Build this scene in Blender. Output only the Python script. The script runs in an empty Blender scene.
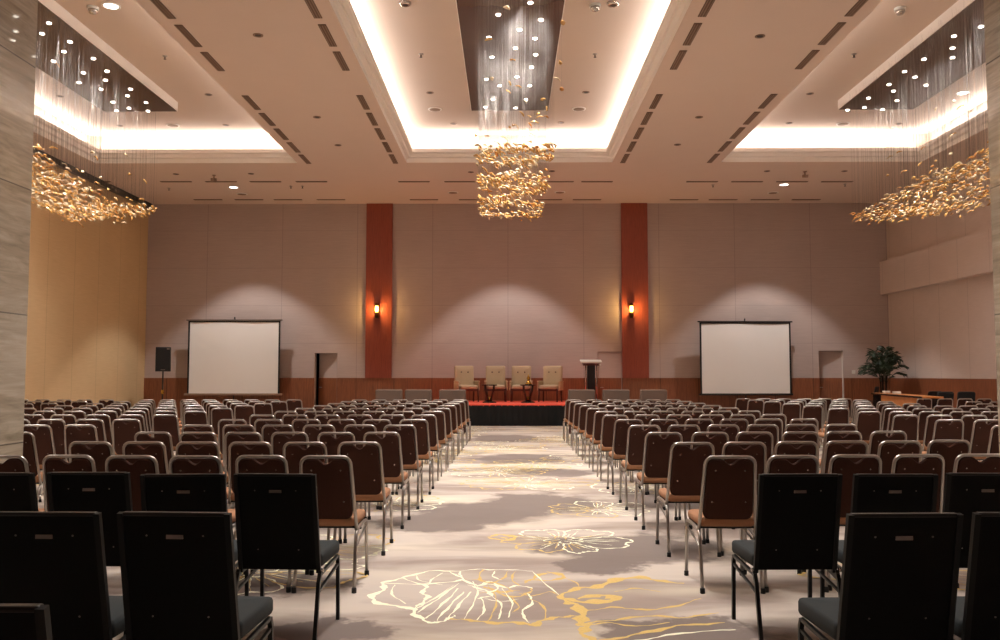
import bpy, math, random
from mathutils import Vector, Matrix

# ------------------------------------------------------------------ camera, world, exposure
SC = bpy.context.scene
COL = SC.collection
PI = math.pi
FPX, PITCH, YAW, EYE = 880.0, math.atan(54.5 / 880), math.atan(8 / 880), 1.474
cam_data = bpy.data.cameras.new('camera')
cam_data.sensor_width = 36.0
cam_data.lens = 36.0 * FPX / 1000.0
cam_data.clip_end = 200
cam = bpy.data.objects.new('camera', cam_data)
cam.location = (0, 0, EYE)
cam.rotation_euler = (PI / 2 + PITCH, 0, YAW)
COL.objects.link(cam)
SC.camera = cam
vs = SC.view_settings
vs.view_transform = 'Standard'
vs.look = 'None'
vs.gamma = 1.0
vs.use_curve_mapping = False
vs.exposure = -0.11
SC.cycles.use_denoising = True
SC.cycles.max_bounces = 8
SC.cycles.diffuse_bounces = 5
SC.cycles.sample_clamp_indirect = 6.0
world = bpy.data.worlds.new('world')
SC.world = world
world.use_nodes = True
world.node_tree.nodes['Background'].inputs[0].default_value = (0.02, 0.018, 0.016, 1)
world.node_tree.nodes['Background'].inputs[1].default_value = 0.3

# room dimensions (metres): camera at the origin looking along +Y
ZC, ZK, YW, YB = 7.15, 7.98, 29.0, -5.0          # main ceiling, coffer ceiling, stage wall, wall behind
XL, XR = -12.0, 12.52
ZP = 7.75                                        # underside of the dark chandelier panels
WAIN = 1.36
COFFERS = [(-2.72, 2.80), (-11.1, -5.66), (5.70, 11.05)]
CY0, CY1 = 3.0, 23.3
COVE_W = 14.0                                    # watts per metre of cove strip
LED_W = 250.0
WASH_W = 660.0
WARM = (1.0, 0.96, 0.91)
COVEC = (1.0, 0.96, 0.92)


def lamp(name, kind, loc, power, color, rot=(0, 0, 0), **kw):
    d = bpy.data.lights.new(name, kind)
    d.energy = power
    d.color = color
    for k, v in kw.items():
        setattr(d, k, v)
    o = bpy.data.objects.new(name, d)
    o.location = loc
    o.rotation_euler = rot
    COL.objects.link(o)
    return o


# LED cove strips: lamps lying on the hidden ledge of each coffer, shining up
for (a, b) in COFFERS:
    L = CY1 - CY0
    ym = (CY0 + CY1) / 2
    for x in (a - 0.16, b + 0.16):
        lamp('cove_strip', 'AREA', (x, ym, 7.60), COVE_W * L, COVEC, (PI, 0, 0), shape='RECTANGLE', size=0.06, size_y=L)
    for y in (CY0 - 0.16, CY1 + 0.16):
        lamp('cove_strip', 'AREA', ((a + b) / 2, y, 7.60), COVE_W * (b - a), COVEC, (PI, 0, 0), shape='RECTANGLE', size=b - a, size_y=0.06)
# downlights that graze the stage wall
for x in (-8.35, 0.0, 8.3):
    lamp('wall_washer_lamp', 'SPOT', (x, 26.65, 7.10), WASH_W, (1.0, 0.97, 0.93), spot_size=math.radians(86), spot_blend=0.3, shadow_soft_size=0.08)


# ------------------------------------------------------------------ pixel helpers
def ray(px, py):
    a, b = (px - 500) / FPX, -(py - 320) / FPX
    dy = math.cos(PITCH) - b * math.sin(PITCH)
    dz = math.sin(PITCH) + b * math.cos(PITCH)
    return Vector((a * math.cos(YAW) - dy * math.sin(YAW), a * math.sin(YAW) + dy * math.cos(YAW), dz))


def at_z(px, py, z):
    r = ray(px, py)
    t = (z - EYE) / r.z
    return Vector((r.x * t, r.y * t, z))


def at_y(px, py, y):
    r = ray(px, py)
    t = y / r.y
    return Vector((r.x * t, y, EYE + r.z * t))


def to_px(p):
    x, y, z = p[0], p[1], p[2] - EYE
    xr = x * math.cos(YAW) + y * math.sin(YAW)
    yr = -x * math.sin(YAW) + y * math.cos(YAW)
    d = yr * math.cos(PITCH) + z * math.sin(PITCH)
    u = -yr * math.sin(PITCH) + z * math.cos(PITCH)
    return 500 + FPX * xr / d, 320 - FPX * u / d


# ------------------------------------------------------------------ materials
def lin(r, g, b):
    f = lambda c: c / 12.92 if c <= 0.04045 else ((c + 0.055) / 1.055) ** 2.4
    return (f(r / 255), f(g / 255), f(b / 255), 1)


class NT:
    def __init__(s, name):
        s.m = bpy.data.materials.new(name)
        s.m.use_nodes = True
        s.t = s.m.node_tree
        s.b = s.t.nodes['Principled BSDF']

    def n(s, typ, ins=None, **kw):
        nd = s.t.nodes.new(typ)
        for k, v in kw.items():
            setattr(nd, k, v)
        for k, v in (ins or {}).items():
            if hasattr(v, 'node'):
                s.t.links.new(v, nd.inputs[k])
            else:
                nd.inputs[k].default_value = v
        return nd

    def math(s, op, a, b=0.0, c=0.0, clamp=False):
        nd = s.n('ShaderNodeMath', {0: a, 1: b, 2: c}, operation=op)
        nd.use_clamp = clamp
        return nd.outputs[0]

    def mix(s, fac, a, b, blend='MIX'):
        nd = s.n('ShaderNodeMix', {0: fac, 6: a, 7: b}, data_type='RGBA', blend_type=blend)
        return nd.outputs[2]

    def coords(s, scale=(1, 1, 1), rot=(0, 0, 0), loc=(0, 0, 0), obj=True):
        tc = s.n('ShaderNodeTexCoord')
        mp = s.n('ShaderNodeMapping', {0: tc.outputs['Object' if obj else 'Generated'], 1: loc, 2: rot, 3: scale})
        return mp.outputs[0]

    def noise(s, vec, scale, detail=3.0, rough=0.5, dist=0.0):
        return s.n('ShaderNodeTexNoise', {'Vector': vec, 'Scale': scale, 'Detail': detail, 'Roughness': rough, 'Distortion': dist}).outputs[0]

    def ramp(s, fac, stops):
        nd = s.n('ShaderNodeValToRGB', {0: fac})
        cr = nd.color_ramp
        while len(cr.elements) < len(stops):
            cr.elements.new(0.5)
        for e, (p, c) in zip(cr.elements, stops):
            e.position, e.color = p, c
        return nd.outputs[0]

    def bump(s, h, strength=0.3, dist=0.01):
        bn = s.n('ShaderNodeBump', {'Height': h, 'Strength': strength, 'Distance': dist})
        s.t.links.new(bn.outputs[0], s.b.inputs['Normal'])

    def out(s, color=None, rough=None, metal=None, **kw):
        for k, v in (('Base Color', color), ('Roughness', rough), ('Metallic', metal)):
            if v is None:
                continue
            if hasattr(v, 'node'):
                s.t.links.new(v, s.b.inputs[k])
            else:
                s.b.inputs[k].default_value = v
        for k, v in kw.items():
            s.b.inputs[k.replace('_', ' ')].default_value = v
        return s.m


def simple(name, rgb, rough=0.6, metal=0.0, scale=30.0, amt=0.12, bump=0.0, **kw):
    t = NT(name)
    v = t.coords()
    n = t.noise(v, scale)
    c = lin(*rgb)
    d = tuple(x * (1 - amt) for x in c[:3]) + (1,)
    e = tuple(min(1, x * (1 + amt)) for x in c[:3]) + (1,)
    if bump:
        t.bump(n, bump)
    return t.out(t.mix(n, d, e), rough, metal, **kw)


def emit(name, rgb, strength):
    t = NT(name)
    t.out((0.8, 0.8, 0.8, 1), 0.5)
    t.b.inputs['Emission Color'].default_value = lin(*rgb)
    t.b.inputs['Emission Strength'].default_value = strength
    return t.m


def wood(name, dark, light, sx=14.0, sz=0.8, rough=0.4, joint=0.0):
    t = NT(name)
    v = t.coords((sx, sx, sz))
    n = t.noise(v, 3.0, 6, 0.6, 0.8)
    c = t.ramp(n, [(0.25, lin(*dark)), (0.75, lin(*light))])
    if joint:
        tc = t.n('ShaderNodeTexCoord')
        sp = t.n('ShaderNodeSeparateXYZ', {0: tc.outputs['Object']})
        fr = t.math('PINGPONG', sp.outputs[0], joint / 2)
        g = t.math('LESS_THAN', fr, 0.012)
        c = t.mix(t.math('MULTIPLY', g, 0.6), c, (0.01, 0.005, 0.003, 1))
    t.bump(n, 0.05)
    return t.out(c, rough)


def wall_fabric(name, a, b, axis=0, seam=2.4, horiz=0.0):
    t = NT(name)
    tc = t.n('ShaderNodeTexCoord')
    sp = t.n('ShaderNodeSeparateXYZ', {0: tc.outputs['Object']})
    v = t.coords((1.2, 1.2, 40))
    n1 = t.noise(v, 2.0, 4, 0.6)
    n2 = t.noise(t.coords(), 0.7, 3)
    f = t.math('ADD', t.math('MULTIPLY', n1, 0.6), t.math('MULTIPLY', n2, 0.4))
    c = t.ramp(f, [(0.3, lin(*a)), (0.7, lin(*b))])
    fr = t.math('PINGPONG', sp.outputs[axis], seam / 2)
    g = t.math('LESS_THAN', fr, 0.012)
    if horiz:
        fz = t.math('PINGPONG', sp.outputs[2], horiz / 2)
        g = t.math('MAXIMUM', g, t.math('MULTIPLY', t.math('LESS_THAN', fz, 0.01), 0.6))
    c = t.mix(t.math('MULTIPLY', g, 0.22), c, lin(60, 45, 38))
    t.bump(n1, 0.12)
    return t.out(c, 0.85)


M = {}
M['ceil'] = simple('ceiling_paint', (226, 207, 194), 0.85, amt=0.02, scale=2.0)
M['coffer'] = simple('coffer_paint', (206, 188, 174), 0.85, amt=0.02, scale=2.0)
M['trim'] = simple('cornice_paint', (248, 243, 238), 0.6, amt=0.02, scale=3.0)
M['wall'] = wall_fabric('wall_fabric', (180, 163, 157), (198, 181, 175), 0, 2.5, 1.25)
M['wallside'] = wall_fabric('side_wall_fabric', (202, 186, 178), (218, 202, 194), 1, 1.6, 0)
M['tan'] = wall_fabric('tan_partition_fabric', (204, 174, 132), (222, 194, 150), 1, 1.42, 0)
M['wain'] = wood('wainscot_wood', (108, 62, 40), (156, 96, 62), joint=1.25)
M['pilaster'] = wood('red_wood', (128, 58, 42), (164, 82, 60))
M['void'] = simple('corridor_darkness', (22, 18, 17), 0.9)  # near-black colour stands in for the unlit space behind the doors
M['dark'] = simple('dark_trim_metal', (44, 36, 34), 0.5)
M['white'] = simple('white_plastic', (225, 222, 215), 0.5, amt=0.02)
M['steel'] = simple('brushed_steel_tube', (174, 167, 161), 0.34, 1.0, amt=0.06)
M['rubber'] = simple('black_rubber', (16, 15, 15), 0.7)
M['brown'] = simple('brown_chair_back_fabric', (64, 37, 28), 0.92, Specular_IOR_Level=0.25, scale=220, amt=0.2, bump=0.15)
M['tanseat'] = simple('brown_seat_fabric', (156, 110, 78), 0.9, scale=220, amt=0.15, bump=0.15)
M['blackpanel'] = simple('black_vinyl_back', (9, 9, 9), 0.8, scale=120, amt=0.2, Specular_IOR_Level=0.15)
M['blackmetal'] = simple('black_painted_tube', (12, 11, 11), 0.35, amt=0.15, Specular_IOR_Level=0.3)
M['blackpost'] = simple('black_post_darkened', (7, 7, 7), 0.5, amt=0.15, Specular_IOR_Level=0.2)  # darkened copy of the tube paint, so only the top rail shows a highlight
M['slate'] = simple('slate_seat_fabric', (33, 38, 39), 0.9, scale=220, amt=0.15, bump=0.12)
M['chrome'] = simple('chrome', (200, 195, 190), 0.2, 1.0)
M['plate'] = simple('grey_handle_plate', (120, 112, 106), 0.35, 0.6)
M['amber'] = simple('amber_glass', (216, 168, 98), 0.15, scale=6, amt=0.35, Coat_Weight=0.5)
M['cream'] = simple('cream_glass', (226, 204, 168), 0.15, scale=6, amt=0.15, Coat_Weight=0.5)
M['gold'] = simple('deep_amber_glass', (190, 128, 56), 0.15, scale=6, amt=0.35, Coat_Weight=0.5)
M['cord'] = simple('steel_cord', (112, 104, 98), 0.6, 0.0)
M['panel'] = simple('bronze_mirror_panel', (104, 90, 84), 0.18, 0.45, scale=1.5, amt=0.08)
M['led'] = emit('led_spot', (255, 244, 228), 14.0)
M['lamp'] = emit('downlight_glow', (255, 246, 235), 10.0)
M['screen'] = simple('screen_fabric', (250, 248, 245), 0.7, amt=0.01, scale=1.5)
M['black'] = simple('black_plastic', (22, 22, 23), 0.45)
M['cloth'] = simple('black_skirt_cloth', (13, 13, 14), 0.9, scale=60, amt=0.3)
M['red'] = simple('red_stage_carpet', (250, 98, 78), 0.9, scale=120, amt=0.12, bump=0.1)
M['cushion'] = simple('beige_upholstery', (190, 170, 140), 0.75, scale=80, amt=0.08, bump=0.05)
M['mahogany'] = wood('mahogany', (54, 20, 14), (86, 34, 24))
M['darkwood'] = wood('dark_wood', (22, 12, 10), (40, 22, 18), rough=0.25)
M['taupe'] = simple('taupe_upholstery', (98, 79, 68), 0.85, scale=120, amt=0.12, bump=0.1)
M['orangewood'] = wood('orange_veneer', (196, 122, 62), (218, 148, 84), 4, 1.0)
M['leaf'] = simple('palm_leaf', (40, 56, 34), 0.5, scale=8, amt=0.35)
M['mesh'] = simple('black_mesh_fabric', (24, 23, 24), 0.8)
M['brass'] = simple('polished_brass', (206, 160, 70), 0.2, 1.0)
M['bronze'] = simple('dark_bronze', (70, 44, 20), 0.35, 0.8)
M['sconce'] = emit('sconce_glow', (255, 178, 66), 8.0)
M['vent'] = simple('dark_vent', (112, 90, 76), 0.7)
M['ventslat'] = simple('vent_slat', (150, 124, 106), 0.6)
M['speaker_grille'] = simple('grey_grille', (150, 126, 108), 0.7)
M['pot'] = simple('dark_planter', (30, 26, 24), 0.5)
M['soil'] = simple('potting_soil', (38, 28, 20), 0.95)


def stone():
    t = NT('vein_cut_travertine')
    v = t.coords((1.0, 1.0, 7.0), (0.0, 0, 0))
    n = t.noise(v, 1.6, 7, 0.62, 0.9)
    n2 = t.noise(t.coords((1, 1, 22)), 1.3, 4, 0.6, 0.4)
    f = t.math('ADD', t.math('MULTIPLY', n, 0.65), t.math('MULTIPLY', n2, 0.35))
    c = t.ramp(f, [(0.3, lin(126, 114, 98)), (0.5, lin(160, 148, 130)), (0.72, lin(190, 178, 160))])
    tc = t.n('ShaderNodeTexCoord')
    sp = t.n('ShaderNodeSeparateXYZ', {0: tc.outputs['Object']})
    fr = t.math('PINGPONG', t.math('ADD', sp.outputs[2], -0.86 + 11.55), 0.5775)
    g = t.math('LESS_THAN', fr, 0.006)
    c = t.mix(t.math('MULTIPLY', g, 0.7), c, (0.03, 0.025, 0.02, 1))
    return t.out(c, 0.2, 0.0, Coat_Weight=0.8, Coat_Roughness=0.03)


M['stone'] = stone()


def carpet():
    """cloudy taupe and oatmeal carpet; the flower outlines are inlaid ribbons of the floor mesh"""
    t = NT('cloud_carpet')
    tc = t.n('ShaderNodeTexCoord')
    pos = tc.outputs['Object']
    wob = t.n('ShaderNodeTexNoise', {'Vector': pos, 'Scale': 1.7, 'Detail': 5.0, 'Roughness': 0.62})
    off = t.n('ShaderNodeVectorMath', {0: wob.outputs[1], 1: (0.5, 0.5, 0.5)}, operation='SUBTRACT')
    sc = t.n('ShaderNodeVectorMath', {0: off.outputs[0], 3: 1.3}, operation='SCALE')
    wp = t.n('ShaderNodeVectorMath', {0: pos, 1: sc.outputs[0]}, operation='ADD').outputs[0]
    m = None
    for (cx, cy, rx, ry) in BLOBS:
        mp = t.n('ShaderNodeMapping', {0: wp, 1: (cx, cy, 0), 3: (rx, ry, 1.0)}, vector_type='TEXTURE')
        ln = t.n('ShaderNodeVectorMath', {0: mp.outputs[0]}, operation='LENGTH').outputs['Value']
        k = t.n('ShaderNodeMapRange', {0: ln, 1: 0.8, 2: 1.05, 3: 1.0, 4: 0.0}).outputs[0]
        m = k if m is None else t.math('MAXIMUM', m, k)
    st = t.noise(t.coords((0.55, 1.5, 1)), 0.9, 5, 0.55, 0.6)
    cloud = t.n('ShaderNodeMapRange', {0: st, 1: 0.42, 2: 0.60, 3: 0.0, 4: 0.85}).outputs[0]
    fine = t.noise(pos, 260.0, 2)
    base = t.mix(cloud, lin(194, 179, 167), lin(136, 116, 106))
    warm = t.noise(t.coords((0.5, 1.2, 1), loc=(7, 3, 0)), 0.8, 3)
    base = t.mix(t.n('ShaderNodeMapRange', {0: warm, 1: 0.5, 2: 0.72, 3: 0.0, 4: 0.7}).outputs[0], base, lin(222, 208, 184))
    c = t.mix(t.math('MULTIPLY', m, 0.92), base, lin(104, 88, 81))
    c = t.mix(0.09, c, t.mix(fine, (0.1, 0.09, 0.08, 1), (0.9, 0.85, 0.8, 1)))
    t.bump(fine, 0.25, 0.004)
    return t.out(c, 0.95)


BLOBS = [(-0.25, 9.6, 0.85, 0.95), (0.35, 10.3, 0.7, 0.9), (-0.75, 8.8, 0.6, 0.55), (1.1, 7.6, 0.9, 0.75), (0.75, 7.1, 0.4, 0.5), (0.2, 15.6, 0.9, 1.0),
         (-0.1, 20.5, 0.9, 1.2), (1.0, 5.1, 0.5, 0.35), (-1.7, 6.4, 0.6, 0.5), (2.2, 10.5, 1.0, 1.0), (-2.6, 12.0, 1.0, 1.2), (-1.0, 5.0, 0.35, 0.3), (0.6, 13.4, 0.7, 0.6)]
M['carpet'] = carpet()
M['goldyarn'] = simple('gold_carpet_yarn', (210, 178, 108), 0.95, scale=60, amt=0.2)
M['creamyarn'] = simple('cream_carpet_yarn', (252, 244, 214), 0.95, scale=60, amt=0.12)


# ------------------------------------------------------------------ mesh builder
class MB:
    def __init__(s):
        s.v, s.f, s.mi, s.sm = [], [], [], []

    def face(s, idx, m=0, smooth=False):
        s.f.append(idx); s.mi.append(m); s.sm.append(smooth)

    def quad(s, a, b, c, d, m=0):
        i = len(s.v)
        s.v += [Vector(a), Vector(b), Vector(c), Vector(d)]
        s.face((i, i + 1, i + 2, i + 3), m)
        return s

    def box(s, x0, x1, y0, y1, z0, z1, m=0, mat=None):
        i = len(s.v)
        p = [Vector((x, y, z)) for z in (z0, z1) for (x, y) in ((x0, y0), (x1, y0), (x1, y1), (x0, y1))]
        s.v += [mat @ q for q in p] if mat else p
        for q in ((3, 2, 1, 0), (4, 5, 6, 7), (0, 1, 5, 4), (1, 2, 6, 5), (2, 3, 7, 6), (3, 0, 4, 7)):
            s.face(tuple(i + k for k in q), m)
        return s

    def tri_cap(s, pts, i, m, flip):
        from mathutils.geometry import tessellate_polygon
        for t in tessellate_polygon([pts]):
            a, b, c = (Vector(pts[k]) for k in t)
            t = tuple(i + k for k in t)
            up = (b - a).cross(c - a).y > 0
            s.face(t if up != flip else t[::-1], m)

    def loft(s, loops, m=0, cap=True, smooth=True):
        """closed loops of equal length, bottom to top"""
        i, n = len(s.v), len(loops[0])
        for l in loops:
            s.v += [Vector(p) for p in l]
        for k in range(len(loops) - 1):
            for j in range(n):
                a, b = i + k * n + j, i + k * n + (j + 1) % n
                s.face((a, b, b + n, a + n), m, smooth)
        if cap:
            s.face(tuple(i + j for j in reversed(range(n))), m)
            s.face(tuple(i + (len(loops) - 1) * n + j for j in range(n)), m)
        return s

    def tube(s, pts, r, n=8, m=0, cap=True, square=False):
        pts = [Vector(p) for p in pts]
        if square:
            n = 4
        loops, up = [], None
        for k, p in enumerate(pts):
            d0 = (pts[k] - pts[k - 1]).normalized() if k else None
            d1 = (pts[k + 1] - pts[k]).normalized() if k < len(pts) - 1 else None
            d = (d0 + d1).normalized() if d0 and d1 else (d0 or d1)
            if up is None:
                ref = Vector((1, 0, 0)) if abs(d.x) < 0.9 else Vector((0, 1, 0))
                up = (ref - d * ref.dot(d)).normalized()
            else:
                up = (up - d * up.dot(d)).normalized()
            side = d.cross(up)
            rr = r[k] if isinstance(r, (list, tuple)) else r
            w = 1.0
            if d0 and d1:
                w = 1.0 / max(0.5, d0.dot(d))
            lo = []
            for j in range(n):
                a = 2 * PI * j / n + (PI / 4 if square else 0)
                lo.append(p + up * math.cos(a) * rr * w + side * math.sin(a) * rr * w)
            loops.append(lo)
        return s.loft(loops, m, cap, not square)

    def lathe(s, prof, c=(0, 0, 0), n=20, m=0, cap=True, mat=None):
        loops = []
        for (r, z) in prof:
            l = [Vector((c[0] + r * math.cos(2 * PI * j / n), c[1] + r * math.sin(2 * PI * j / n), c[2] + z)) for j in range(n)]
            loops.append([mat @ p for p in l] if mat else l)
        return s.loft(loops, m, cap)

    def cushion(s, w, d, z0, z1, r=0.04, e=0.02, crown=0.0, m=0, mat=None, taper=0.0, n=5):
        """padded rounded slab, width w (x), depth d (y)"""
        def rr(ins, z, t=0.0):
            a, b, q = w / 2 - ins, d / 2 - ins, max(0.003, r - ins)
            out = []
            for (sx, sy, a0) in ((1, 1, 0), (-1, 1, PI / 2), (-1, -1, PI), (1, -1, 1.5 * PI)):
                for k in range(n):
                    g = a0 + PI / 2 * k / (n - 1)
                    out.append(Vector((sx * (a - q) + q * math.cos(g), sy * (b - q) + q * math.sin(g), z)))
            return out
        h = z1 - z0
        L = [rr(e, z0), rr(e * 0.3, z0 + e * 0.3), rr(0, z0 + e), rr(0, z1 - e), rr(e * 0.3, z1 - e * 0.3), rr(e, z1)]
        if crown:
            L += [rr(min(w, d) * 0.22, z1 + crown * 0.8), rr(min(w, d) * 0.38, z1 + crown)]
        if mat:
            L = [[mat @ p for p in l] for l in L]
        return s.loft(L, m)

    def mesh(s, name, mats):
        me = bpy.data.meshes.new(name)
        me.from_pydata([tuple(v) for v in s.v], [], s.f)
        for m in mats:
            me.materials.append(m)
        me.polygons.foreach_set('material_index', s.mi)
        me.polygons.foreach_set('use_smooth', s.sm)
        me.update()
        return me

    def build(s, name, mats, parent=None, loc=None):
        if not isinstance(mats, (list, tuple)):
            mats = [mats]
        o = bpy.data.objects.new(name, s.mesh(name, mats))
        COL.objects.link(o)
        if parent:
            o.parent = parent
        if loc:
            o.location = loc
        return o


def tag(o, label, cat, group=None):
    o['label'] = label
    o['category'] = cat
    if group:
        o['group'] = group
    return o


def thing(name, label, cat, loc=(0, 0, 0), rz=0.0, group=None):
    o = bpy.data.objects.new(name, None)
    o.empty_display_size = 0.2
    o.location = loc
    o.rotation_euler = (0, 0, rz)
    COL.objects.link(o)
    return tag(o, label, cat, group)


def struct(o):
    o['kind'] = 'structure'
    return o


KIDS = {}


def kids(o):
    if o not in KIDS:
        KIDS[o] = [c for c in bpy.data.objects if c.parent == o]
    return KIDS[o]


def dup(o, parent=None):
    c = o.copy()
    COL.objects.link(c)
    if parent:
        c.parent = parent
    for ch in kids(o):
        dup(ch, c)
    return c


ORD = 'first second third fourth fifth sixth seventh eighth ninth tenth eleventh twelfth thirteenth fourteenth fifteenth sixteenth'.split()


def smooth_path(pts, k=5):
    """Catmull-Rom through pts"""
    P = [Vector(p) for p in pts]
    P = [P[0] * 2 - P[1]] + P + [P[-1] * 2 - P[-2]]
    out = []
    for i in range(1, len(P) - 2):
        for j in range(k):
            t = j / k
            a, b, c, d = P[i - 1], P[i], P[i + 1], P[i + 2]
            out.append(0.5 * (2 * b + (c - a) * t + (2 * a - 5 * b + 4 * c - d) * t * t + (3 * b - a - 3 * c + d) * t ** 3))
    out.append(P[-2])
    return out


# ------------------------------------------------------------------ floor with inlaid flowers
rnd = random.Random(11)
fl = MB()
fl.quad((-13, YB - 0.5, 0), (13.6, YB - 0.5, 0), (13.6, 31.5, 0), (-13, 31.5, 0), 0)
zr = [0.0010]


def ribbon(pts, w, m):
    """flat inlaid line of varying width on the carpet"""
    zr[0] += 0.000004
    pts = smooth_path([(p[0], p[1], zr[0]) for p in pts], 8)
    i, n = len(fl.v), len(pts)
    for k, p in enumerate(pts):
        d = (pts[min(k + 1, n - 1)] - pts[max(k - 1, 0)])
        if d.length < 1e-6:
            d = Vector((1, 0, 0))
        d.normalize()
        q = Vector((-d.y, d.x, 0))
        p = p + q * min(w, .02) * (.45 * math.sin(k * .8 + zr[0] * 7e5) + .25 * math.sin(k * 2.1 + zr[0] * 3e5))
        ww = w * 1.4 * (0.66 + 0.34 * math.sin(k * 0.73 + zr[0] * 1e6)) * (0.35 + 0.65 * math.sin(PI * min(1, max(0.06, (k + 0.3) / n))))
        fl.v += [p - q * ww, p + q * ww]
    for k in range(n - 1):
        a = i + 2 * k
        fl.face((a, a + 2, a + 3, a + 1), m)


def flower(cx, cy, r, seed, rot=0.0, gold=0.5, sx=1.0):
    q = random.Random(seed)
    P = lambda a, d: (cx + sx * r * d * math.cos(a + rot), cy + r * d * math.sin(a + rot))
    n = q.choice([5, 6, 6, 7])
    edges = [2 * PI * (k + q.uniform(-0.2, 0.2)) / n for k in range(n)]
    for k in range(n):
        a0, a1 = edges[k], edges[(k + 1) % n] + (2 * PI if k == n - 1 else 0)
        am, dl = (a0 + a1) / 2, a1 - a0
        R = q.uniform(0.82, 1.08)
        m = 1 if q.random() < gold else 2
        out = [P(a0 + dl * 0.06, 0.25), P(a0 - dl * 0.02, 0.55), P(a0 + dl * 0.08, R * 0.86)]
        for t in (0.25, 0.38, 0.5, 0.63, 0.76):
            out.append(P(a0 + dl * t, R * q.uniform(0.92, 1.06)))
        out += [P(a1 - dl * 0.08, R * 0.86), P(a1 + dl * 0.02, 0.55), P(a1 - dl * 0.06, 0.25)]
        ribbon(out, r * 0.020, m)
        for j in range(q.choice([4, 5, 6])):
            t = q.uniform(0.15, 0.85)
            e = q.uniform(0.55, 0.93)
            a = a0 + dl * t
            ribbon([P(a0 + dl * (0.5 + (t - 0.5) * 0.5), 0.22), P(a + q.uniform(-.05, .05), e * 0.6), P(a, e * R)], r * 0.008, 3 - m if q.random() < 0.4 else m)
    for j in range(7):
        a = 2 * PI * j / 7 + q.uniform(-.3, .3)
        ribbon([P(a, 0.06), P(a + 0.4, 0.2), P(a + 0.9, 0.28), P(a + 1.3, 0.16)], r * 0.014, 2 if q.random() < 0.6 else 1)


def pxline(pts, w, m, ox=340, oy=420, sc=2.909):
    ribbon([at_z(ox + a / sc, oy + b / sc, 0) for a, b in pts], w, m)


# the large open flower in the foreground
for pts, w, m in [
    ([(350, 440), (260, 440), (180, 460), (125, 475), (130, 490), (92, 515), (120, 535), (205, 548), (222, 570), (270, 590), (312, 580), (335, 568)], .022, 2),
    ([(180, 460), (250, 484), (238, 500), (255, 515), (235, 535), (212, 550)], .016, 2), ([(130, 475), (230, 478), (330, 470), (355, 460), (312, 440)], .012, 2),
    ([(345, 475), (285, 520), (225, 560)], .009, 2), ([(345, 490), (305, 530), (250, 578)], .009, 2), ([(360, 500), (320, 540), (280, 585)], .009, 2), ([(330, 482), (265, 525), (215, 552)], .007, 2),
    ([(380, 500), (345, 540), (312, 580)], .009, 2), ([(350, 440), (355, 460), (400, 482), (440, 470), (480, 488), (520, 482), (560, 490)], .014, 2),
    ([(350, 440), (400, 434), (440, 436), (500, 436), (560, 440)], .010, 2), ([(415, 435), (405, 460), (430, 474), (470, 464), (490, 440)], .012, 1),
    ([(535, 475), (560, 462), (600, 445), (650, 452), (625, 466), (560, 466)], .022, 1), ([(400, 505), (450, 500), (500, 515), (545, 505), (560, 490)], .016, 1),
    ([(420, 485), (470, 500), (520, 495)], .018, 1), ([(370, 480), (420, 495), (440, 510), (400, 520)], .014, 2),
    ([(320, 578), (380, 583), (440, 590), (520, 590), (560, 597), (600, 580), (650, 573), (695, 570)], .026, 1), ([(545, 505), (560, 530), (530, 560), (550, 590)], .010, 2),
    ([(440, 510), (470, 540), (460, 580)], .007, 2), ([(410, 515), (420, 550), (400, 582)], .007, 2), ([(500, 515), (520, 545), (500, 560)], .007, 1),
    ([(365, 462), (420, 468), (470, 480), (505, 500)], .008, 1), ([(385, 470), (400, 500), (385, 540), (360, 580)], .006, 2), ([(430, 480), (455, 520), (445, 560), (430, 588)], .006, 1),
    ([(470, 490), (500, 530), (490, 575)], .006, 2), ([(300, 445), (270, 462), (255, 482)], .006, 2), ([(220, 450), (235, 468), (300, 480)], .006, 2), ([(160, 480), (150, 505), (190, 535)], .007, 2),
    ([(450, 440), (445, 455), (470, 466)], .007, 2), ([(510, 440), (500, 462), (520, 482)], .008, 1), ([(550, 520), (590, 540), (600, 578)], .008, 1), ([(420, 520), (470, 528), (520, 522)], .006, 2),
    ([(390, 488), (420, 478), (460, 484), (440, 500), (400, 496)], .010, 2), ([(520, 505), (560, 512), (610, 500), (640, 512)], .007, 1), ([(560, 440), (590, 470), (640, 512)], .006, 2),
    # gold scrolls at its right
    ([(640, 512), (690, 490), (750, 485), (800, 466), (870, 458), (930, 468), (1000, 476)], .040, 1), ([(640, 512), (660, 530), (690, 540), (705, 570), (700, 590), (720, 600), (705, 620), (745, 645)], .040, 1),
    ([(690, 520), (760, 510), (800, 522), (720, 530), (650, 520)], .050, 1), ([(720, 555), (800, 545), (880, 552), (960, 545), (1050, 520)], .016, 1), ([(720, 590), (800, 582), (900, 570), (1000, 575), (1100, 560)], .016, 1),
    ([(705, 600), (780, 590), (860, 600), (960, 590)], .010, 1), ([(930, 500), (860, 490), (800, 500)], .010, 1), ([(745, 645), (860, 625), (980, 600), (1120, 590)], .020, 1), ([(760, 660), (880, 640), (1000, 620), (1150, 610)], .012, 2),
    ([(600, 440), (680, 470), (700, 490)], .006, 1),
    # stray scroll left of the middle flower
    ([(430, 340), (470, 333), (510, 342), (480, 350), (430, 342)], .030, 1),
]:
    pxline(pts, w, m)
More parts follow.
